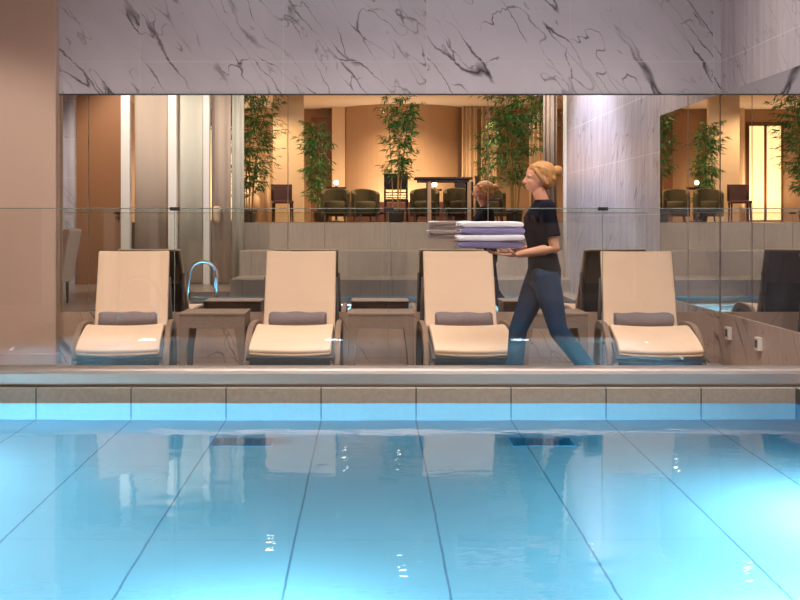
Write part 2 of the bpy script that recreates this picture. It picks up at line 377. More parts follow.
# ================================================================== GLASS SCREEN
bm = bmesh.new()
prof = [(7.575, .102), (7.555, .125), (7.555, .192), (7.562, .212), (7.58, .226), (7.60, .230), (7.64, .230), (7.64, .215), (7.662, .215), (7.662, .230), (7.72, .230), (7.735, .212), (7.735, .102)]
loft(bm, [[Vector((x, y, z)) for y, z in prof] for x in (-5.95, 3.155)])
tag(link('glass_rail', bm, M['steel'], bevel=.003), 'long brushed steel base channel holding the glass screen along the pool edge', 'rail')
gx = [-4.339, -2.851, -1.363, .125, 1.613, 3.101]
gl = ['glass screen panel in front of the beige pier', 'glass screen panel in front of the leftmost lounger', 'glass screen panel in front of the second lounger from the left',
      'glass screen panel in front of the third lounger and the walking person', 'glass screen panel in front of the rightmost lounger']
for i in range(5):
    bm = box(gx[i]+.004, gx[i+1]-.004, 7.645, 7.657, .216, 1.328)
    g = link('glass_screen', bm, M['pane']); tag(g, gl[i], 'glass panel', 'glass screen panels')
    bm = box(gx[i]+.004, gx[i+1]-.004, 7.645, 7.657, 1.328, 1.334)
    link('top_edge', bm, M['pane_edge'], g)
    bm = bmesh.new(); bx(bm, gx[i+1]-.004, gx[i+1]-.002, 7.645, 7.657, .245, 1.334)
    link('side_edge', bm, M['pane_edge'], g)
cl = ['small steel clip on the glass joint in front of the pier', 'small steel clip on the glass joint over the leftmost lounger', 'small steel clip on the glass joint above the middle side table', 'small steel clip on the glass joint beside the rightmost lounger']
for i in range(1, 5):
    bm = bmesh.new(); x = gx[i]
    bx(bm, x-.035, x+.035, 7.638, 7.6445, 1.315, 1.336); bx(bm, x-.035, x+.035, 7.6575, 7.664, 1.315, 1.336); bx(bm, x-.035, x+.035, 7.638, 7.664, 1.3345, 1.34)
    tag(link('glass_clip', bm, M['dark_metal'], bevel=.002), cl[i-1], 'clip', 'clips on the glass joints')

# ================================================================== LOUNGERS
def interp(path, n):
    """Catmull-Rom resample"""
    P = [Vector(p) for p in path]; P = [P[0]*2-P[1]]+P+[P[-1]*2-P[-2]]
    out = []
    for i in range(1, len(P)-2):
        for k in range(n):
            t = k/n; a, b, c, d = P[i-1:i+3]
            out.append(.5*((2*b)+(c-a)*t+(2*a-5*b+4*c-d)*t*t+(3*b-a-3*c+d)*t**3))
    out.append(P[-2]); return out
SEAT = [(-.715, .325), (-.66, .358), (-.5, .398), (-.3, .432), (-.12, .458), (0, .452), (.12, .418), (.24, .370), (.33, .352)]
BACK = [(.36, .362), (.42, .46), (.50, .63), (.58, .80), (.66, .96), (.70, 1.035)]
def slab(bm, path, w, th, n=3, sag=0.0, nx=8, side=1):
    pts = interp([(0, a, b) for a, b in path], n)
    rings = []
    for i, p in enumerate(pts):
        t = (pts[min(i+1, len(pts)-1)]-pts[max(i-1, 0)]).normalized(); nr = Vector((0, -t.z, t.y))*side
        ring = []
        for j in range(nx+1):
            x = -w/2 + w*j/nx; s = sag*(1-(2*x/w)**2)
            ring.append(p+Vector((x, 0, 0))-nr*s)
        for j in range(nx, -1, -1):
            x = -w/2 + w*j/nx; s = sag*(1-(2*x/w)**2)
            ring.append(p+Vector((x, 0, 0))-nr*(th+s*.6))
        rings.append(ring)
    loft(bm, rings)
def make_lounger():
    r = thing('sun_lounger', '', 'sun lounger')
    bm = bmesh.new(); slab(bm, SEAT, .62, .055, sag=.014)
    c = link('seat_cushion', bm, M['cushion'], r, smooth=True, bevel=.016, seg=3)
    bm = bmesh.new(); tube(bm, [(x, -.718+.006*abs(x), .297-.012*(1-(x/.3)**2)) for x in [-.3+.6*i/10 for i in range(11)]], .007, 8)
    link('piping', bm, M['piping'], c, smooth=True)
    bm = bmesh.new(); slab(bm, BACK, .612, .055, sag=.008)
    link('back_cushion', bm, M['cushion'], r, smooth=True, bevel=.016, seg=3)
    # woven platform below the cushions
    bm = bmesh.new(); slab(bm, [(a+.012, b-.062) for a, b in SEAT], .66, .035, nx=2)
    link('seat_frame', bm, M['wicker_dark'], r, bevel=.006)
    bm = bmesh.new(); bx(bm, -.305, .305, -.655, -.62, .06, .262)
    link('front_panel', bm, M['wicker_dark'], r, bevel=.006)
    # curved side frames
    for s in (-1, 1):
        bm = bmesh.new()
        path = interp([(0, -.50, 0), (0, -.47, .14), (0, -.40, .28), (0, -.26, .385), (0, -.08, .43), (0, .12, .43), (0, .34, .42), (0, .50, .36), (0, .585, .2), (0, .61, 0)], 3)
        rings = []
        for i, p in enumerate(path):
            t = (path[min(i+1, len(path)-1)]-path[max(i-1, 0)]).normalized(); nr = Vector((0, -t.z, t.y))
            xa, xb = (.325, .372)
            rings.append([p+Vector((s*xa, 0, 0))+nr*.035, p+Vector((s*xb, 0, 0))+nr*.035, p+Vector((s*xb, 0, 0))-nr*.035, p+Vector((s*xa, 0, 0))-nr*.035])
        loft(bm, rings); link('side_frame', bm, M['wicker'], r, bevel=.008)
    # back rest frame
    bm = bmesh.new()
    for s in (-1, 1):
        tube(bm, [(s*.283, .40, .35), (s*.283, .56, .66), (s*.28, .732, 1.005)], .024, 8)
    tube(bm, [(-.28, .732, 1.005), (.28, .732, 1.005)], .018, 8)
    link('back_frame', bm, M['piping'], r, smooth=True)
    bm = bmesh.new(); slab(bm, [(.60, .70), (.70, .90), (.752, 1.005)], .53, .006, nx=1)
    link('back_panel', bm, M['grey_back'], r)
    bm = bmesh.new(); slab(bm, [(.455, .40), (.52, .53), (.60, .70)], .53, .006, nx=1)
    link('back_sling', bm, M['sling'], r)
    for s in (-1, 1):
        bm = bmesh.new(); tube(bm, [(s*.305, .64, .80), (s*.315, .70, .4), (s*.32, .72, .01)], .017, 8)
        link('back_support', bm, M['wicker_dark'], r, smooth=True)
    return r
L0 = make_lounger()
LG = 'cream sun loungers facing the pool'
spots = [((-1.995, 8.97), R(7), 'cream cushioned sun lounger at the far left, beside the beige pier'),
         ((-.612, 8.97), 0, 'cream cushioned sun lounger second from the left, between the first two side tables'),
         ((.772, 8.94), R(1), 'cream cushioned sun lounger third from the left, just left of the walking person'),
         ((2.235, 8.89), R(-6), 'cream cushioned sun lounger at the far right, beside the marble side wall')]
for i, ((x, y), a, lb) in enumerate(spots):
    o = L0 if i == 0 else copy_tree(L0)
    o.location = (x, y, DZ); o.rotation_euler.z = a; tag(o, lb, 'sun lounger', LG)
t = thing('high_back_chair', 'cream high backed chair mirrored at the far left edge, beside the pier', 'chair', (-4.25, 5.0, .102))
bm = bmesh.new(); loft(bm, [[Vector((x, y, z)) for x, z in ((-.02, .30), (.10, .30), (.24, 1.02), (.14, 1.04))] for y in (-.3, .3)]); link('backrest', bm, M['cushion'], t, bevel=.03, seg=3)
bm = box(-.55, .02, -.3, .3, .28, .42); link('seat', bm, M['cushion'], t, bevel=.03, seg=3)
for sx in (-.5, .04):
    for sy in (-.25, .25):
        bm = bmesh.new(); tube(bm, [(sx, sy, .30), (sx*1.04, sy, 0)], [.022, .016], 8); link('leg', bm, M['dark_wood'], t)

# rolled towels
def make_roll(seed):
    rnd = random.Random(seed); bm = bmesh.new(); n = 28; rings = []
    ph = [rnd.uniform(0, 6) for _ in range(4)]
    for i in range(25):
        x = -.235+.47*i/24; e = min(1, (1-abs(2*i/24-1))*14); ring = []
        for j in range(n):
            a = 2*math.pi*j/n
            rr = .071*(.90+.10*e) + .004*math.sin(6*x/.2+ph[0]+a) + .003*math.sin(3*a+ph[1]+x*9) + (.006 if 0 < (a-1.1) < .22 else 0)
            ring.append(Vector((x+.006*math.sin(a*2+ph[2]), rr*math.cos(a), rr*.92*math.sin(a))))
        rings.append(ring)
    loft(bm, rings); return bm
for i, (x, y, a, lb) in enumerate(((-2.035, 9.21, 6.5, 'rolled mauve grey towel on the far left lounger'), (-.612, 9.21, 0, 'rolled mauve grey towel on the lounger second from the left'),
                      (.775, 9.18, 1, 'rolled mauve grey towel on the third lounger, left of the person'), (2.262, 9.13, -6, 'rolled mauve grey towel on the far right lounger'))):
    t = link('rolled_towel', make_roll(i), M['towel'], smooth=True)
    t.location = (x, y, DZ+.463); t.rotation_euler.z = R(a); tag(t, lb, 'towel', 'rolled towels on the loungers')
    for s in (-1, 1):
        bm = bmesh.new(); pts = [(s*.236, .006*k**.5*math.cos(k*.55)*2.6, .006*k**.5*math.sin(k*.55)*2.4) for k in range(1, 17)]
        tube(bm, pts, .0035, 5); link('rolled_edge', bm, M['towel'], t, smooth=True)

# ================================================================== SIDE TABLES
def make_table():
    r = thing('side_table', '', 'side table')
    bm = bmesh.new(); bx(bm, -.275, .275, -.22, .22, .505, .53); link('table_top', bm, M['table_wicker'], r, bevel=.006)
    bm = bmesh.new()
    bx(bm, -.27, .27, -.215, -.19, .40, .505); bx(bm, -.27, .27, .19, .215, .40, .505); bx(bm, -.27, -.245, -.19, .19, .40, .505); bx(bm, .245, .27, -.19, .19, .40, .505)
    link('apron', bm, M['table_wicker'], r, bevel=.003)
    for sx in (-1, 1):
        for sy in (-1, 1):
            bm = bmesh.new(); rings = []
            for z, w, d in ((0, .042, .0), (.2, .055, .0), (.40, .085, 0), (.504, .10, 0)):
                xo = sx*.272; xi = sx*(.272-w); yo = sy*.217; yi = sy*(.217-w*.7)
                rings.append([Vector((xo, yo, z)), Vector((xi, yo, z)), Vector((xi, yi, z)), Vector((xo, yi, z))])
            loft(bm, rings); link('leg', bm, M['table_wicker'], r, bevel=.003)
    return r
T0 = make_table()
for i, (x, lb) in enumerate(((-1.32, 'taupe woven side table between the first and second loungers'), (.085, 'taupe woven side table between the second and third loungers'), (1.53, 'taupe woven side table behind the walking person, left of the last lounger'))):
    o = T0 if i == 0 else copy_tree(T0)
    o.location = (x, 9.34, DZ); tag(o, lb, 'side table', 'woven side tables between the loungers')

# ================================================================== WALL SWITCH BOXES
for y, z, lb in ((9.67, .255, 'small white wall outlet nearest the corner on the right wall'), (8.92, .245, 'small white wall outlet further from the corner, on the right wall')):
    bm = box(XR-.05, XR-.015, y-.045, y+.045, z-.055, z+.055)
    s = link('wall_outlet', bm, M['switch'], bevel=.005); tag(s, lb, 'outlet', 'white outlets low on the right wall')
    bm = box(XR-.053, XR-.047, y-.03, y+.03, z-.03, z+.035); link('outlet_face', bm, M['switch_dark'], s, bevel=.002)

# ================================================================== POOL FITTINGS
for x, lb in ((-.80, 'dark rectangular drain grate on the pool floor, left of centre'), (1.06, 'dark rectangular drain grate on the pool floor, right of centre')):
    r = thing('drain_grate', lb, 'drain', (x, 6.83, -.6), 0, 'drain grates on the pool floor')
    bm = bmesh.new(); bx(bm, -.19, .19, -.11, -.09, 0, .014); bx(bm, -.19, .19, .09, .11, 0, .014); bx(bm, -.19, -.17, -.09, .09, 0, .014); bx(bm, .17, .19, -.09, .09, 0, .014)
    link('grate_frame', bm, M['grate'], r)
    bm = bmesh.new()
    bx(bm, -.17, .17, -.09, .09, 0, .003)
    for k in range(11): bx(bm, -.16+.032*k-.009, -.16+.032*k+.009, -.09, .09, .003, .012)
    link('grate_slats', bm, M['grate'], r)

def chrome_rail():
    r = thing('pool_grab_rail', 'chrome inverted U pool grab rail seen in the mirror between the left loungers', 'grab rail', (-2.62, 2.95, 0))
    for k in (0, 1):
        bm = bmesh.new(); pts = []
        yo = .10 if k else 0
        xo = .035 if k else 0
        pts = [(-.235+xo, yo, -.55), (-.225+xo, yo, .30)] + [(-.205+xo+.205*(1-math.cos(math.pi*i/12)), yo, .42+.19*math.sin(math.pi*i/12)) for i in range(1, 12)] + [(.205+xo, yo, .40), (.215+xo, yo, -.55)]
        tube(bm, pts, .026, 12); link('rail_tube', bm, M['chrome'], r, smooth=True)
chrome_rail()

# pool lights (underwater)
PW = 1.5
def pool_light(x, y, z, nx, ny, e, lb, col=(.84, .94, 1)):
    bm = bmesh.new(); lathe(bm, [(.13, 0), (.13, .02), (.11, .032), (.105, .02)], 28)
    o = link('pool_light', bm, M['chrome'], smooth=False); tag(o, lb, 'pool light', 'underwater pool lights')
    o.location = (x, y, z); o.rotation_euler = Vector((nx, ny, 0)).to_track_quat('Z', 'Y').to_euler()
    bm = bmesh.new(); lathe(bm, [(.10, .015), (.10, .022), (.06, .03), (.01, .032)], 24); link('lens', bm, M['poolglass'], o, smooth=True)
    l = bpy.data.lights.new('pool_lamp', 'AREA'); l.shape = 'DISK'; l.size = .2; l.energy = e*PW; l.color = col; l.spread = R(170)
    lo = bpy.data.objects.new('pool_lamp', l); COL.objects.link(lo); lo.location = (x+nx*.07, y+ny*.07, z)
    lo.rotation_euler = Vector((-nx, -ny, 0.1 if ny else .45)).to_track_quat('Z', 'Y').to_euler()
pool_light(XPL, 5.8, -.22, 1, 0, 95, 'underwater light on the left pool wall, nearest the loungers')
pool_light(XPL, 4.4, -.22, 1, 0, 62, 'underwater light on the left pool wall, nearest the terrace')
pool_light(XPR, 5.1, -.22, -1, 0, 66, 'underwater light on the right pool wall, nearest the loungers')
pool_light(XPR, 3.8, -.22, -1, 0, 26, 'underwater light on the right pool wall, nearest the terrace')
for x in (-2.4, -.4, 1.6):
    pool_light(x, 3.45, -.28, 0, 1, 24, {-2.4: 'underwater light in the near pool wall, left', -.4: 'underwater light in the near pool wall, middle', 1.6: 'underwater light in the near pool wall, right'}[x])

# ================================================================== LEFT SIDE DRAPES AND POSTS (opposite the mirror)
def curtain(x0, x1, y, z0, z1, m, folds, lb, amp=.035, name='curtain'):
    bm = bmesh.new(); n = folds*10; cols = []
    for i in range(n+1):
        t = i/n; x = x0+(x1-x0)*t; cols.append((x, y+amp*math.sin(t*folds*2*math.pi)+.4*amp*math.sin(t*folds*3.3+1)))
    rings = []
    for (x, yy) in cols:
        rings.append([Vector((x, yy, z0)), Vector((x, yy, z1)), Vector((x, yy-.012, z1)), Vector((x, yy-.012, z0))])
    loft(bm, rings); return tag(link(name, bm, m, smooth=True), lb, 'curtain')
YC = .35
def post(x0, x1, lb):
    bm = box(x0, x1, YC-.02, YC+.14, .102, CEIL); tag(link('white_post', bm, M['white_paint'], bevel=.006), lb, 'post', 'slim white posts opposite the loungers')
bm = box(-5.55, -5.27, YC-.05, YC+.1, .102, CEIL); tag(link('marble_column', bm, M['marble_side']), 'narrow dark veined marble column mirrored at the far left', 'column')
# tall honey coloured door
d = thing('panel_door', 'tall honey brown wooden door with a dark handle, mirrored at the far left', 'door', (-4.85, YC, .102))
bm = box(-.40, .40, -.02, .03, 0, CEIL-.102); link('door_leaf', bm, M['orange_panel'], d)
bm = bmesh.new(); bx(bm, .30, .38, .03, .06, 1.17, 1.21); bx(bm, .345, .365, .03, .05, 1.12, 1.26); link('door_handle', bm, M['dark_metal'], d, bevel=.004)
post(-4.44, -4.28, 'white post beside the honey brown door')
post(-3.60, -3.45, 'white post between the beige and the pale sage curtains')
post(-2.975, -2.865, 'white post right of the pale sage curtain')
curtain(-4.22, -3.62, YC, .12, CEIL, M['curtain_greige'], 1, 'smooth greige curtain between two white posts', .02)
curtain(-3.44, -2.99, YC, .12, CEIL, M['curtain_pale'], 1, 'pale sage curtain between the second and third white posts', .02)
curtain(-2.85, -2.50, YC, .12, CEIL, M['curtain_greige'], 2, 'greige curtain nearest the left bamboo plant', .02)
curtain(-2.49, -2.27, YC-.03, .12, CEIL, M['curtain_pale'], 2, 'narrow pale curtain edge touching the left bamboo plant', .015)
# cream wall lamp
s = thing('wall_lamp', 'small cream cylinder wall lamp on the greige curtain', 'wall lamp', (-2.74, YC+.10, 1.20))
bm = bmesh.new(); lathe(bm, [(.045, 0), (.062, .06), (.07, .22), (.06, .28), (.03, .30)], 20); link('lamp_shade', bm, M['cushion'], s, smooth=True)
bm = bmesh.new(); bx(bm, -.02, .02, -.09, -.03, .05, .12); link('bracket', bm, M['dark_metal'], s)
# wall end column by the right marble wall
bm = bmesh.new(); lathe(bm, [(.075, .1), (.075, CEIL)], 28, (3.26, 1.75, 0))
tag(link('round_column', bm, M['white_paint'], smooth=True), 'slim pale round column at the end of the streaked marble wall', 'column')
curtain(3.20, 3.46, -.45, TZ+.01, CEIL, M['curtain_greige'], 3, 'greige curtain beside the pale round column', .03)

# warm sheers at the back of the dining room
for x0, x1, y, lb in ((2.35, 2.75, -8.5, 'warm backlit curtain left of the two by the curved wall'), (2.85, 3.25, -8.5, 'warm backlit curtain behind the right hand bamboo'),
                      (3.6, 4.0, -5.0, 'bright cream curtain strip right of the right hand bamboo'), (-3.5, -2.5, -9.0, 'pale draped curtain beside the bright window')):
    curtain(x0, x1, y, TZ+.01, CEIL, M['curtain_warm'], 4, lb, .05)

# ================================================================== BAMBOO
def bamboo(name_lb, x, y, h, width, seed, dens=1500, canes=6, low=.25):
    rnd = random.Random(seed)
    r = thing('potted_bamboo', name_lb, 'bamboo plant', (x, y, TZ+.004), rnd.uniform(0, 6), 'tall potted bamboos on the dining terrace')
    bm = bmesh.new(); lathe(bm, [(.12, 0), (.15, .02), (.175, .22), (.185, .24), (.165, .24), (.16, .20), (.01, .20)], 24); p = link('pot', bm, M['pot'], r, smooth=True)
    bm = bmesh.new(); lathe(bm, [(.158, .19), (.158, .205), (.02, .215)], 18); link('soil', bm, M['soil'], p)
    leaf = bmesh.new()
    for c in range(canes):
        a = rnd.uniform(0, 6.28); b0 = Vector((.08*math.cos(a), .08*math.sin(a), .2))
        lean = Vector((math.cos(a), math.sin(a), 0))*width*rnd.uniform(.1, .32); hh = h*rnd.uniform(.82, 1.0)
        pts = [b0+lean*(t**1.6)+Vector((0, 0, hh-.2))*t for t in [k/14 for k in range(15)]]
        rad = [.011*(1-.65*k/14)+(.0025 if k % 2 else 0) for k in range(15)]
        bm = bmesh.new(); tube(bm, pts, rad, 7); link('cane', bm, M['cane'], r, smooth=True)
        for q in range(dens//canes//9):
            t = low+(1-low)*rnd.random()**.85; k = min(13, int(t*14)); p0 = pts[k].lerp(pts[k+1], t*14-k)
            az = rnd.uniform(0, 6.28); L = width*rnd.uniform(.12, .42)
            tip = p0+Vector((math.cos(az)*L, math.sin(az)*L, rnd.uniform(-.05, .16)))
            # twig
            d = (tip-p0)
            for m_ in range(9):
                s0 = p0+d*rnd.uniform(.25, 1.05)
                la = az+rnd.uniform(-1.2, 1.2); el = rnd.uniform(-.9, .35); ln = rnd.uniform(.10, .19)
                dr = Vector((math.cos(la)*math.cos(el), math.sin(la)*math.cos(el), math.sin(el)))
                sd = dr.cross(Vector((rnd.uniform(-.5, .5), rnd.uniform(-.5, .5), 1))).normalized()*ln*.085
                mid = s0+dr*ln*.4; end = s0+dr*ln+Vector((0, 0, -ln*.18))
                v = [leaf.verts.new(q_) for q_ in (s0, mid+sd, end, mid-sd)]
                leaf.faces.new((v[0], v[1], v[2])); leaf.faces.new((v[0], v[2], v[3]))
            e = [leaf.verts.new(q_) for q_ in (p0, tip, tip+Vector((0, 0, .004)), p0+Vector((0, 0, .006)))]
            leaf.faces.new(e)
    link('foliage', leaf, M['leaf'], r)
bamboo('leafy bamboo plant at the left end of the dining terrace', -2.48, -2.25, 2.95, 1.5, 3, 2700, 8, .12)
bamboo('narrow shaded bamboo plant in front of the brown doorway', -1.14, -5.0, 2.25, .8, 5, 1700, 6, .1)
bamboo('narrow bamboo plant in the centre, above the slatted dark chair', .50, -2.2, 2.8, .8, 8, 1500, 5, .30)
bamboo('widest bamboo plant at the right, behind the walking person', 2.86, -2.0, 2.95, 1.7, 11, 2700, 8, .2)
bamboo('slim distant bamboo just left of the widest one', 2.72, -6.3, 2.35, .55, 14, 900, 4, .15)

# ================================================================== DINING FURNITURE
def tub_chair(x, y, rz, lb, w=.62, h=.72):
    r = thing('tub_chair', lb, 'armchair', (x, y, TZ+.004), rz, 'olive tub chairs on the terrace')
    bm = bmesh.new(); rings = []
    for i in range(21):
        a = R(-110+220*i/20); ro, ri = w/2, w/2-.08
        top = h-.12*abs(2*i/20-1)**2
        c, s_ = math.sin(a), math.cos(a)
        rings.append([Vector((ro*c, ro*s_, .12)), Vector((ro*c, ro*s_, top)), Vector((ri*c, ri*s_, top)), Vector((ri*c, ri*s_, .12))])
    loft(bm, rings); link('shell_back', bm, M['olive'], r, bevel=.02)
    bm = bmesh.new(); lathe(bm, [(w/2-.09, .16), (w/2-.085, .40), (w/2-.11, .44), (.02, .45)], 24); link('seat', bm, M['olive'], r, smooth=True)
    for sx in (-1, 1):
        for sy in (-1, 1):
            bm = bmesh.new(); tube(bm, [(sx*.17, sy*.17, .17), (sx*.20, sy*.20, 0)], [.02, .014], 8); link('leg', bm, M['dark_wood'], r)
tub_chair(-.74, -3.1, R(180), 'olive tub chair in front of the small lamp table')
tub_chair(-.12, -3.4, R(160), 'olive tub chair right of the small lamp table')
tub_chair(1.12, -2.95, R(190), 'olive tub chair under the left end of the dark table')
tub_chair(1.80, -2.75, R(175), 'olive tub chair under the middle of the dark table')
tub_chair(2.5, -2.9, R(170), 'olive tub chair right of the dark table')
def side_chair(x, y, rz, lb, backm, slats=False, h=.98, w=.46):
    r = thing('dining_chair', lb, 'chair', (x, y, TZ+.004), rz)
    bm = bmesh.new(); bx(bm, -w/2, w/2, -.22, .22, .42, .48); link('seat', bm, backm, r, bevel=.015)
    bm = bmesh.new()
    for s in (-1, 1): tube(bm, [(s*(w/2-.02), .21, .40), (s*(w/2-.02), .24, .7), (s*(w/2-.02), .29, h)], .02, 8)
    link('back_post', bm, M['dark_wood'], r)
    bm = bmesh.new()
    if slats:
        bx(bm, -w/2, w/2, .255, .285, h-.34, h)
        for k in range(3): bx(bm, -w/2, w/2, .235, .255, .50+k*.055, .525+k*.055)
    else: bx(bm, -w/2-.01, w/2+.01, .24, .29, h-.38, h)
    link('backrest', bm, backm, r, bevel=.01)
    for sx in (-1, 1):
        for sy in (-1, 1):
            bm = bmesh.new(); tube(bm, [(sx*(w/2-.03), sy*.19, .43), (sx*(w/2-.02), sy*.21, 0)], [.022, .016], 8); link('leg', bm, M['dark_wood'], r)
    return r
side_chair(-2.0, -4.9, R(170), 'brown leather chair beside the left bamboo', M['brown_leather'], h=.86)
side_chair(.52, -2.75, R(180), 'dark wooden chair with slatted back behind the central bamboo', M['dark_wood'], True, h=1.02, w=.5)
side_chair(2.35, -1.55, R(100), 'dark wooden chair at the right end of the dark table', M['dark_wood'], h=.9)
# small round table and its lamp
t = thing('round_table', 'small round dark table carrying a round lamp', 'table', (-.76, -4.0, TZ+.004))
bm = bmesh.new(); lathe(bm, [(.02, .70), (.16, .705), (.23, .74), (.235, .76), (.01, .765)], 28); link('table_top', bm, M['dark_wood'], t, smooth=True)
bm = bmesh.new(); lathe(bm, [(.18, 0), (.17, .02), (.03, .04), (.025, .7)], 20); link('pedestal', bm, M['dark_wood'], t)
def table_lamp(x, y, z, lb, r_=.06):
    l = thing('table_lamp', lb, 'lamp', (x, y, z))
    bm = bmesh.new(); lathe(bm, [(.035, 0), (.035, .01), (.012, .02), (.012, .05)], 14); link('lamp_base', bm, M['dark_metal'], l)
    bm = bmesh.new(); ball(bm, (0, 0, .05+r_*.9), r_); link('lamp_globe', bm, M['lampglass'], l, smooth=True)
table_lamp(-.76, -4.0, TZ+.769, 'small white globe lamp on the small round table', .05)
# long dark bar-height table
t = thing('bar_table', 'long dark high table right of the central bamboo', 'table', (1.42, -1.75, TZ+.004))
bm = bmesh.new(); bx(bm, -.56, .56, -.32, .32, .84, .885); link('table_top', bm, M['dark_wood'], t, bevel=.008)
bm = bmesh.new(); bx(bm, -.5, .5, -.27, .27, .79, .84); link('apron', bm, M['dark_wood'], t)
for sx in (-.28, .50):
    for sy in (-.24, .24):
        bm = bmesh.new(); bx(bm, sx-.035, sx+.035, sy-.03, sy+.03, 0, .80); link('leg', bm, M['dark_wood'] if sy < 0 else M['tan_wall'], t)
c = thing('low_cabinet', 'dark wooden cabinet at the right end of the high table', 'cabinet', (1.98, -3.6, TZ+.004))
bm = bmesh.new(); bx(bm, -.2, .2, -.2, .2, 0, .86); link('body', bm, M['dark_wood'], c, bevel=.006)
bm = bmesh.new(); bx(bm, -.18, .18, .2, .215, .05, .82); dr = link('door', bm, M['dark_wood'], c, bevel=.004)
bm = bmesh.new(); ball(bm, (.14, .225, .5), .012); link('knob', bm, M['chrome'], dr)
t = thing('side_stand', 'small dark stand under the lamp behind the high table', 'table', (1.38, -3.9, TZ+.004))
bm = bmesh.new(); lathe(bm, [(.16, .68), (.17, .70), (.16, .72)], 20); link('table_top', bm, M['dark_wood'], t)
bm = bmesh.new(); lathe(bm, [(.12, 0), (.12, .02), (.02, .03), (.02, .69)], 16); link('pedestal', bm, M['dark_wood'], t)
table_lamp(1.38, -3.9, TZ+.726, 'small white globe lamp seen under the dark high table', .055)
# low wooden bench at the back
bm = box(-.6, 2.2, -7.55, -7.25, TZ+.004, TZ+.5); tag(link('wall_bench', bm, M['brown_leather'], bevel=.02), 'long low red brown bench along the curved tan wall', 'bench')

# ================================================================== PERSON (walking to the left with folded towels)
PX, PY = 1.25, 8.0
person = thing('person', 'person with blond pinned hair, navy shirt and dark blue trousers, walking left carrying towels', 'person', (PX, PY, DZ), 0)
def V3(f, s, z): return Vector((-f, s, z))      # f forward (to -X), s sideways (+Y away from the camera)
def limb(bm, pts, rads, n=16, flat=1.0, up=None):
    tube(bm, pts, rads, n, flat=flat, up=up)
    for p, r_ in zip(pts, rads): ball(bm, p, r_ if flat == 1 else r_*min(1, flat), 12)
def rings_h(bm, lst, n=28):
    """horizontal elliptical rings: (f, s, z, rf, rs)"""
    loft(bm, [[V3(f+rf*math.cos(2*math.pi*j/n), s+rs*math.sin(2*math.pi*j/n), z) for j in range(n)] for f, s, z, rf, rs in lst])
def grow(name, bm, m, parent, vox=.006, sm=4):
    o = link(name, bm, m, parent, smooth=True)
    md = o.modifiers.new('remesh', 'REMESH'); md.mode = 'VOXEL'; md.voxel_size = vox; md.use_smooth_shade = True
    s_ = o.modifiers.new('smooth', 'SMOOTH'); s_.factor = .5; s_.iterations = sm
    return o
hipN, hipF = V3(0, -.085, .90), V3(0, .085, .90)
legs = {'near': [hipN, V3(-.10, -.09, .50), V3(-.36, -.09, .17)], 'far': [hipF, V3(.17, .085, .49), V3(.205, .08, .085)]}
arms = {'near': [V3(.0, -.175, 1.385), V3(-.05, -.215, 1.10), V3(.20, -.17, 1.055)], 'far': [V3(.0, .175, 1.385), V3(-.04, .215, 1.10), V3(.22, .16, 1.055)]}
bm = bmesh.new()
# torso and neck
rings_h(bm, [(-.01, 0, .84, .085, .14), (-.015, 0, .92, .105, .165), (0, 0, 1.0, .095, .15), (.01, 0, 1.10, .085, .13), (.02, 0, 1.22, .10, .145), (.02, 0, 1.32, .105, .16), (.0, 0, 1.39, .08, .15), (-.005, 0, 1.43, .055, .07)])
limb(bm, [V3(-.01, 0, 1.38), V3(.005, 0, 1.44), V3(.03, 0, 1.51)], [.055, .048, .05])
for k, (h_, kn, an) in legs.items():
    limb(bm, [h_, h_.lerp(kn, .5), kn, kn.lerp(an, .35), an], [.085, .072, .052, .052, .036])
    t_ = V3(.16, 0, -.04) if k == 'far' else V3(.10, 0, -.13)
    limb(bm, [an, an+t_*.5+Vector((0, 0, -.015)), an+t_], [.036, .036, .03])
for k, (sh, el, wr) in arms.items():
    limb(bm, [sh, sh.lerp(el, .4), el, el.lerp(wr, .3), wr], [.050, .044, .037, .038, .024])
# hands: palm up under the towels, five fingers
for k, (sh, el, wr) in arms.items():
    s_ = -1 if k == 'near' else 1
    palm = wr+V3(.045, -s_*.005, -.004)
    d = (wr-el).normalized()
    ret = ball(bm, palm, (.052, .040, .016), 16)
    for q, (off, ln) in enumerate(((-.030, .070), (-.010, .080), (.011, .076), (.030, .060))):
        b0 = palm+V3(.040, off, 0); b1 = b0+V3(ln*.5, off*.1, .004); b2 = b0+V3(ln*.8, off*.15, .008); b3 = b0+V3(ln, off*.2, .018)
        limb(bm, [b0, b1, b2, b3], [.0095, .009, .0085, .0075], 8)
    th = palm+V3(-.015, s_*.036, .006)
    limb(bm, [th, th+V3(.022, s_*.018, .014), th+V3(.045, s_*.018, .036)], [.012, .010, .009], 8)
# head
hc = V3(.045, 0, 1.605)
ball(bm, V3(.025, 0, 1.625), (.098, .078, .098), 24)
ball(bm, V3(.062, 0, 1.575), (.062, .060, .080), 20)
ball(bm, V3(.090, 0, 1.535), (.030, .034, .024), 14)
limb(bm, [V3(.116, 0, 1.615), V3(.130, 0, 1.592), V3(.138, 0, 1.578)], [.009, .010, .011], 10)
for s_ in (-1, 1): limb(bm, [V3(.112, s_*.012, 1.620), V3(.110, s_*.032, 1.624), V3(.095, s_*.052, 1.616)], [.010, .010, .009], 8)
for s_ in (-1, 1):
    ball(bm, V3(.128, s_*.010, 1.573), .008, 10)
    ball(bm, V3(.010, s_*.078, 1.600), (.020, .010, .030), 12)
    ball(bm, V3(.085, s_*.038, 1.578), (.030, .022, .024), 12)
ball(bm, V3(.118, 0, 1.548), (.012, .022, .008), 12); ball(bm, V3(.116, 0, 1.537), (.012, .020, .007), 12)
grow('body', bm, M['skin'], person, .005, 3)
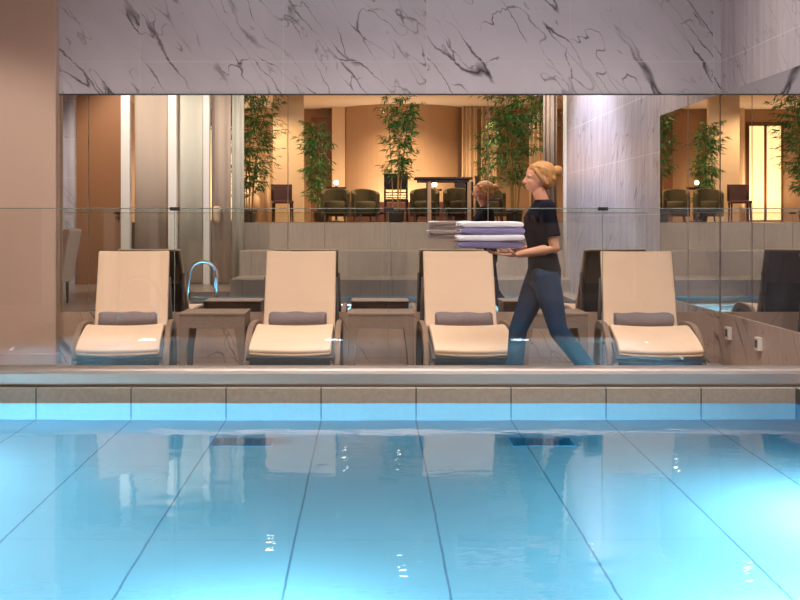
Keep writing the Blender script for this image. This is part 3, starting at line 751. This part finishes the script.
for s_ in (-1, 1):
    bm = bmesh.new(); ball(bm, V3(.0985, s_*.031, 1.603), .0125, 14); e = link('eye', bm, M['eye'], person, smooth=True)
    bm = bmesh.new(); ball(bm, V3(.1075, s_*.032, 1.602), .0055, 10); link('iris', bm, M['iris'], e, smooth=True)
bm = bmesh.new(); ball(bm, V3(.1255, 0, 1.5485), (.006, .018, .005), 10); ball(bm, V3(.124, 0, 1.539), (.006, .016, .005), 10); link('lips', bm, M['lips'], person, smooth=True)
# hair, pinned up
bm = bmesh.new()
ball(bm, V3(.005, 0, 1.640), (.104, .086, .092), 28)
ball(bm, V3(-.03, 0, 1.595), (.070, .080, .075), 20)
ball(bm, V3(.062, 0, 1.672), (.046, .066, .036), 18)
for q in range(9): limb(bm, [V3(.085-.012*q, -.03-.012*min(q, 4), 1.70-.004*q), V3(.02-.012*q, -.082+.002*q, 1.655-.008*q), V3(-.07, -.045+.008*q, 1.61+.012*q)], [.007, .009, .008], 6)
ball(bm, V3(-.105, 0, 1.655), (.042, .045, .042), 18)
ball(bm, V3(-.085, 0, 1.655), (.03, .03, .03), 12)
for s_ in (-1, 1): limb(bm, [V3(.06, s_*.07, 1.655), V3(.03, s_*.082, 1.61), V3(-.02, s_*.072, 1.56)], [.016, .013, .012], 8)
grow('hair', bm, M['hair'], person, .005, 3)
# shirt
bm = bmesh.new()
rings_h(bm, [(-.01, 0, .86, .118, .172), (-.012, 0, .94, .118, .178), (0, 0, 1.03, .108, .16), (.012, 0, 1.12, .102, .148), (.024, 0, 1.22, .118, .16), (.02, 0, 1.32, .118, .172), (.0, 0, 1.395, .090, .160), (-.003, 0, 1.435, .064, .085), (0, 0, 1.448, .058, .062)])
for k, (sh, el, wr) in arms.items():
    e_ = sh.lerp(el, .72); limb(bm, [sh, sh.lerp(e_, .5)], [.064, .060]); tube(bm, [sh, sh.lerp(e_, .5), e_], [.062, .060, .060], 18)
grow('shirt', bm, M['navy'], person, .006, 3)
bm = bmesh.new()
rings_h(bm, [(-.01, 0, .80, .09, .13), (-.015, 0, .86, .116, .168), (-.012, 0, .93, .112, .170), (-.005, 0, .985, .104, .158)])
for k, (h_, kn, an) in legs.items():
    d = (an-kn)
    a2 = kn+d*.93
    tube(bm, [h_+Vector((0, 0, .02)), h_.lerp(kn, .35), h_.lerp(kn, .7), kn, kn.lerp(a2, .5), a2], [.10, .096, .078, .068, .064, .058], 20)
    ball(bm, h_, .10, 16); ball(bm, kn, .067, 14)
grow('trousers', bm, M['denim'], person, .007, 3)
for k, (h_, kn, an) in legs.items():
    r_ = thing('shoe', 'black shoe', None); del r_['label']; bpy.data.objects.remove(r_)
    bm = bmesh.new()
    if k == 'far':
        base = an; t_ = V3(.175, 0, -.045)
    else:
        base = an; t_ = V3(.115, 0, -.135)
    limb(bm, [base+Vector((.035, 0, -.02)), base, base+t_*.55, base+t_], [.036, .044, .042, .034], 16, flat=1.0)
    grow('shoe', bm, M['shoe'], person, .006, 3)

# folded towels on the forearms
def folded(x0, z0, w, d, h, m, lb, seed, ang=0):
    rnd = random.Random(seed); bm = bmesh.new(); n = 14; rings = []
    # section (x,z): folded slab with a rounded fold at the +/-x ends, extruded in y
    for i in range(n+1):
        y = -d/2+d*i/n; ring = []
        for j in range(24):
            a = 2*math.pi*j/24; cx = math.copysign(abs(math.cos(a))**.28, math.cos(a))*w/2; cz = math.copysign(abs(math.sin(a))**.55, math.sin(a))*h/2
            cz += .003*math.sin(y*25+cx*18+seed)
            ring.append(Vector((cx, y, cz)))
        rings.append(ring)
    loft(bm, rings); o = link('folded_towel', bm, m, smooth=True, bevel=.004)
    o.location = (x0, PY, z0); o.rotation_euler.z = R(ang); tag(o, lb, 'towel', 'folded towels carried by the person')
    bm = bmesh.new()
    for zz in (-h*.17, h*.17): tube(bm, [(-w/2*.995, -d/2*.96+d*.96*k/8, zz+.002*math.sin(k)) for k in range(9)], .006, 6)
    link('fold_edge', bm, m, o, smooth=True)
tz = 1.10+DZ+.022
folded(PX-.39, tz, .47, .34, .044, M['lilac_towel'], 'lilac striped folded towel at the bottom of the carried stack', 1, 1)
folded(PX-.39, tz+.049, .48, .34, .044, M['white_cloth'], 'white folded towel second from the bottom of the carried stack', 2, -2)
folded(PX-.385, tz+.098, .46, .33, .044, M['lilac_towel'], 'lilac striped folded towel third from the bottom of the carried stack', 3, 2)
folded(PX-.39, tz+.146, .46, .33, .040, M['white_cloth'], 'white folded towel on top of the carried stack', 4, 0)

# ================================================================== LIGHTS
def spot(x, y, z, tx, ty, tz_, e, col, size=R(70), r_=.05, blend=.6, fixture=True):
    l = bpy.data.lights.new('spot', 'SPOT'); l.energy = e; l.color = col; l.spot_size = size; l.spot_blend = blend; l.shadow_soft_size = r_
    o = bpy.data.objects.new('spot_lamp', l); COL.objects.link(o); o.location = (x, y, z-.03)
    o.rotation_euler = (Vector((x, y, z-.03))-Vector((tx, ty, tz_))).to_track_quat('Z', 'Y').to_euler()
def area(x, y, z, sx, sy, e, col, rot=(0, 0, 0), spread=None):
    l = bpy.data.lights.new('panel', 'AREA'); l.shape = 'RECTANGLE'; l.size = sx; l.size_y = sy; l.energy = e; l.color = col
    if spread: l.spread = spread
    o = bpy.data.objects.new('fill_light', l); COL.objects.link(o); o.location = (x, y, z); o.rotation_euler = rot; return o
WARM = (1, .70, .42); NEUT = (1, .90, .84); COOL = (.90, .88, 1)
def downlight(x, y, lb, glow=True):
    t = thing('downlight', lb, 'ceiling light', (x, y, CEIL), 0, 'round ceiling downlights')
    bm = bmesh.new(); lathe(bm, [(.09, -.001), (.09, -.012), (.07, -.016), (.066, -.004)], 24); link('trim_ring', bm, M['white_paint'], t)
    bm = bmesh.new(); lathe(bm, [(.065, -.004), (.065, -.010), (.01, -.012)], 20); link('lens', bm, M['spotglass'], t, smooth=True)
dl = [(-1.7, 1.5, 'left'), (.5, 2.9, 'middle'), (2.2, 2.0, 'right')]
for x, y, w_ in dl: downlight(x, y, 'round ceiling downlight above the pool, %s of three' % w_)
for x, y, w_ in ((-.58, -5, 'left'), (.62, -5, 'right')): downlight(x, y, 'round ceiling downlight above the dining room, %s' % w_)
# lounger zone: added unseen lights brightening deck, rail, marble and pier
area(.2, 8.4, CEIL-.02, 5.6, .4, 64, (1, .80, .62), spread=R(105))
area(.3, 5.6, CEIL-.02, 5.4, .4, 85, (1, .86, .76), rot=(R(22), 0, 0), spread=R(70))
area(.3, 6.6, CEIL-.02, 5.4, .8, 46, (.86, .88, 1)).data.energy = 105
spot(-3.9, 7.2, CEIL, -3.5, 9.9, .3, 270, (1, .84, .72), R(60))
# dining terrace lamps
for x, y, e in ((-3.6, -6.6, 130), (-2.7, -4.6, 110), (.6, -6.3, 150), (3.4, -6.0, 110), (.8, -3.2, 90), (3.6, -2.6, 60)):
    spot(x, y, CEIL, x, y, 0, e*4.2, WARM, R(150), .08)
# added unseen uplights brightening the curved wall, the ceiling and the far left
area(.8, -7.66, TZ+.42, 2.6, .12, 48, (1, .76, .5), rot=(R(180), 0, 0))
area(-4.0, -8.6, TZ+.35, 1.2, .12, 30, (1, .76, .5), rot=(R(180), 0, 0))
# hall left side and right wall
spot(-4.2, 2.4, CEIL, -3.7, .3, 1.6, 380, (1, .88, .76), R(95))
spot(1.6, 4.6, CEIL, 3.1, 4.2, 1.4, 620, COOL, R(100))
for x_ in (-1.9, .4, 2.6):
    spot(x_, 4.6, CEIL, x_, -.6, 1.2, 270, NEUT, R(62))
    spot(x_, .6, CEIL, x_, -2.4, 2.2, 150, NEUT, R(90))

wd = bpy.data.worlds.new('w'); S.world = wd; wd.use_nodes = True
wd.node_tree.nodes['Background'].inputs[0].default_value = (.02, .02, .025, 1)

# ================================================================== CAMERA
cam = bpy.data.cameras.new('camera'); co = bpy.data.objects.new('camera', cam); COL.objects.link(co)
co.location = (0, 0, 1.25); co.rotation_euler = (R(90), 0, 0)
cam.sensor_width = 36; cam.lens = 49.5; cam.shift_x = .03625; cam.shift_y = -.1; cam.clip_start = .05; cam.clip_end = 80
S.camera = co
S.view_settings.view_transform = 'Standard'; S.view_settings.look = 'None'; S.view_settings.exposure = 0; S.view_settings.gamma = 1
S.cycles.max_bounces = 14; S.cycles.glossy_bounces = 8; S.cycles.transmission_bounces = 8; S.cycles.transparent_max_bounces = 24; S.cycles.diffuse_bounces = 4
S.cycles.caustics_refractive = False; S.cycles.caustics_reflective = False
S.cycles.sample_clamp_indirect = 20
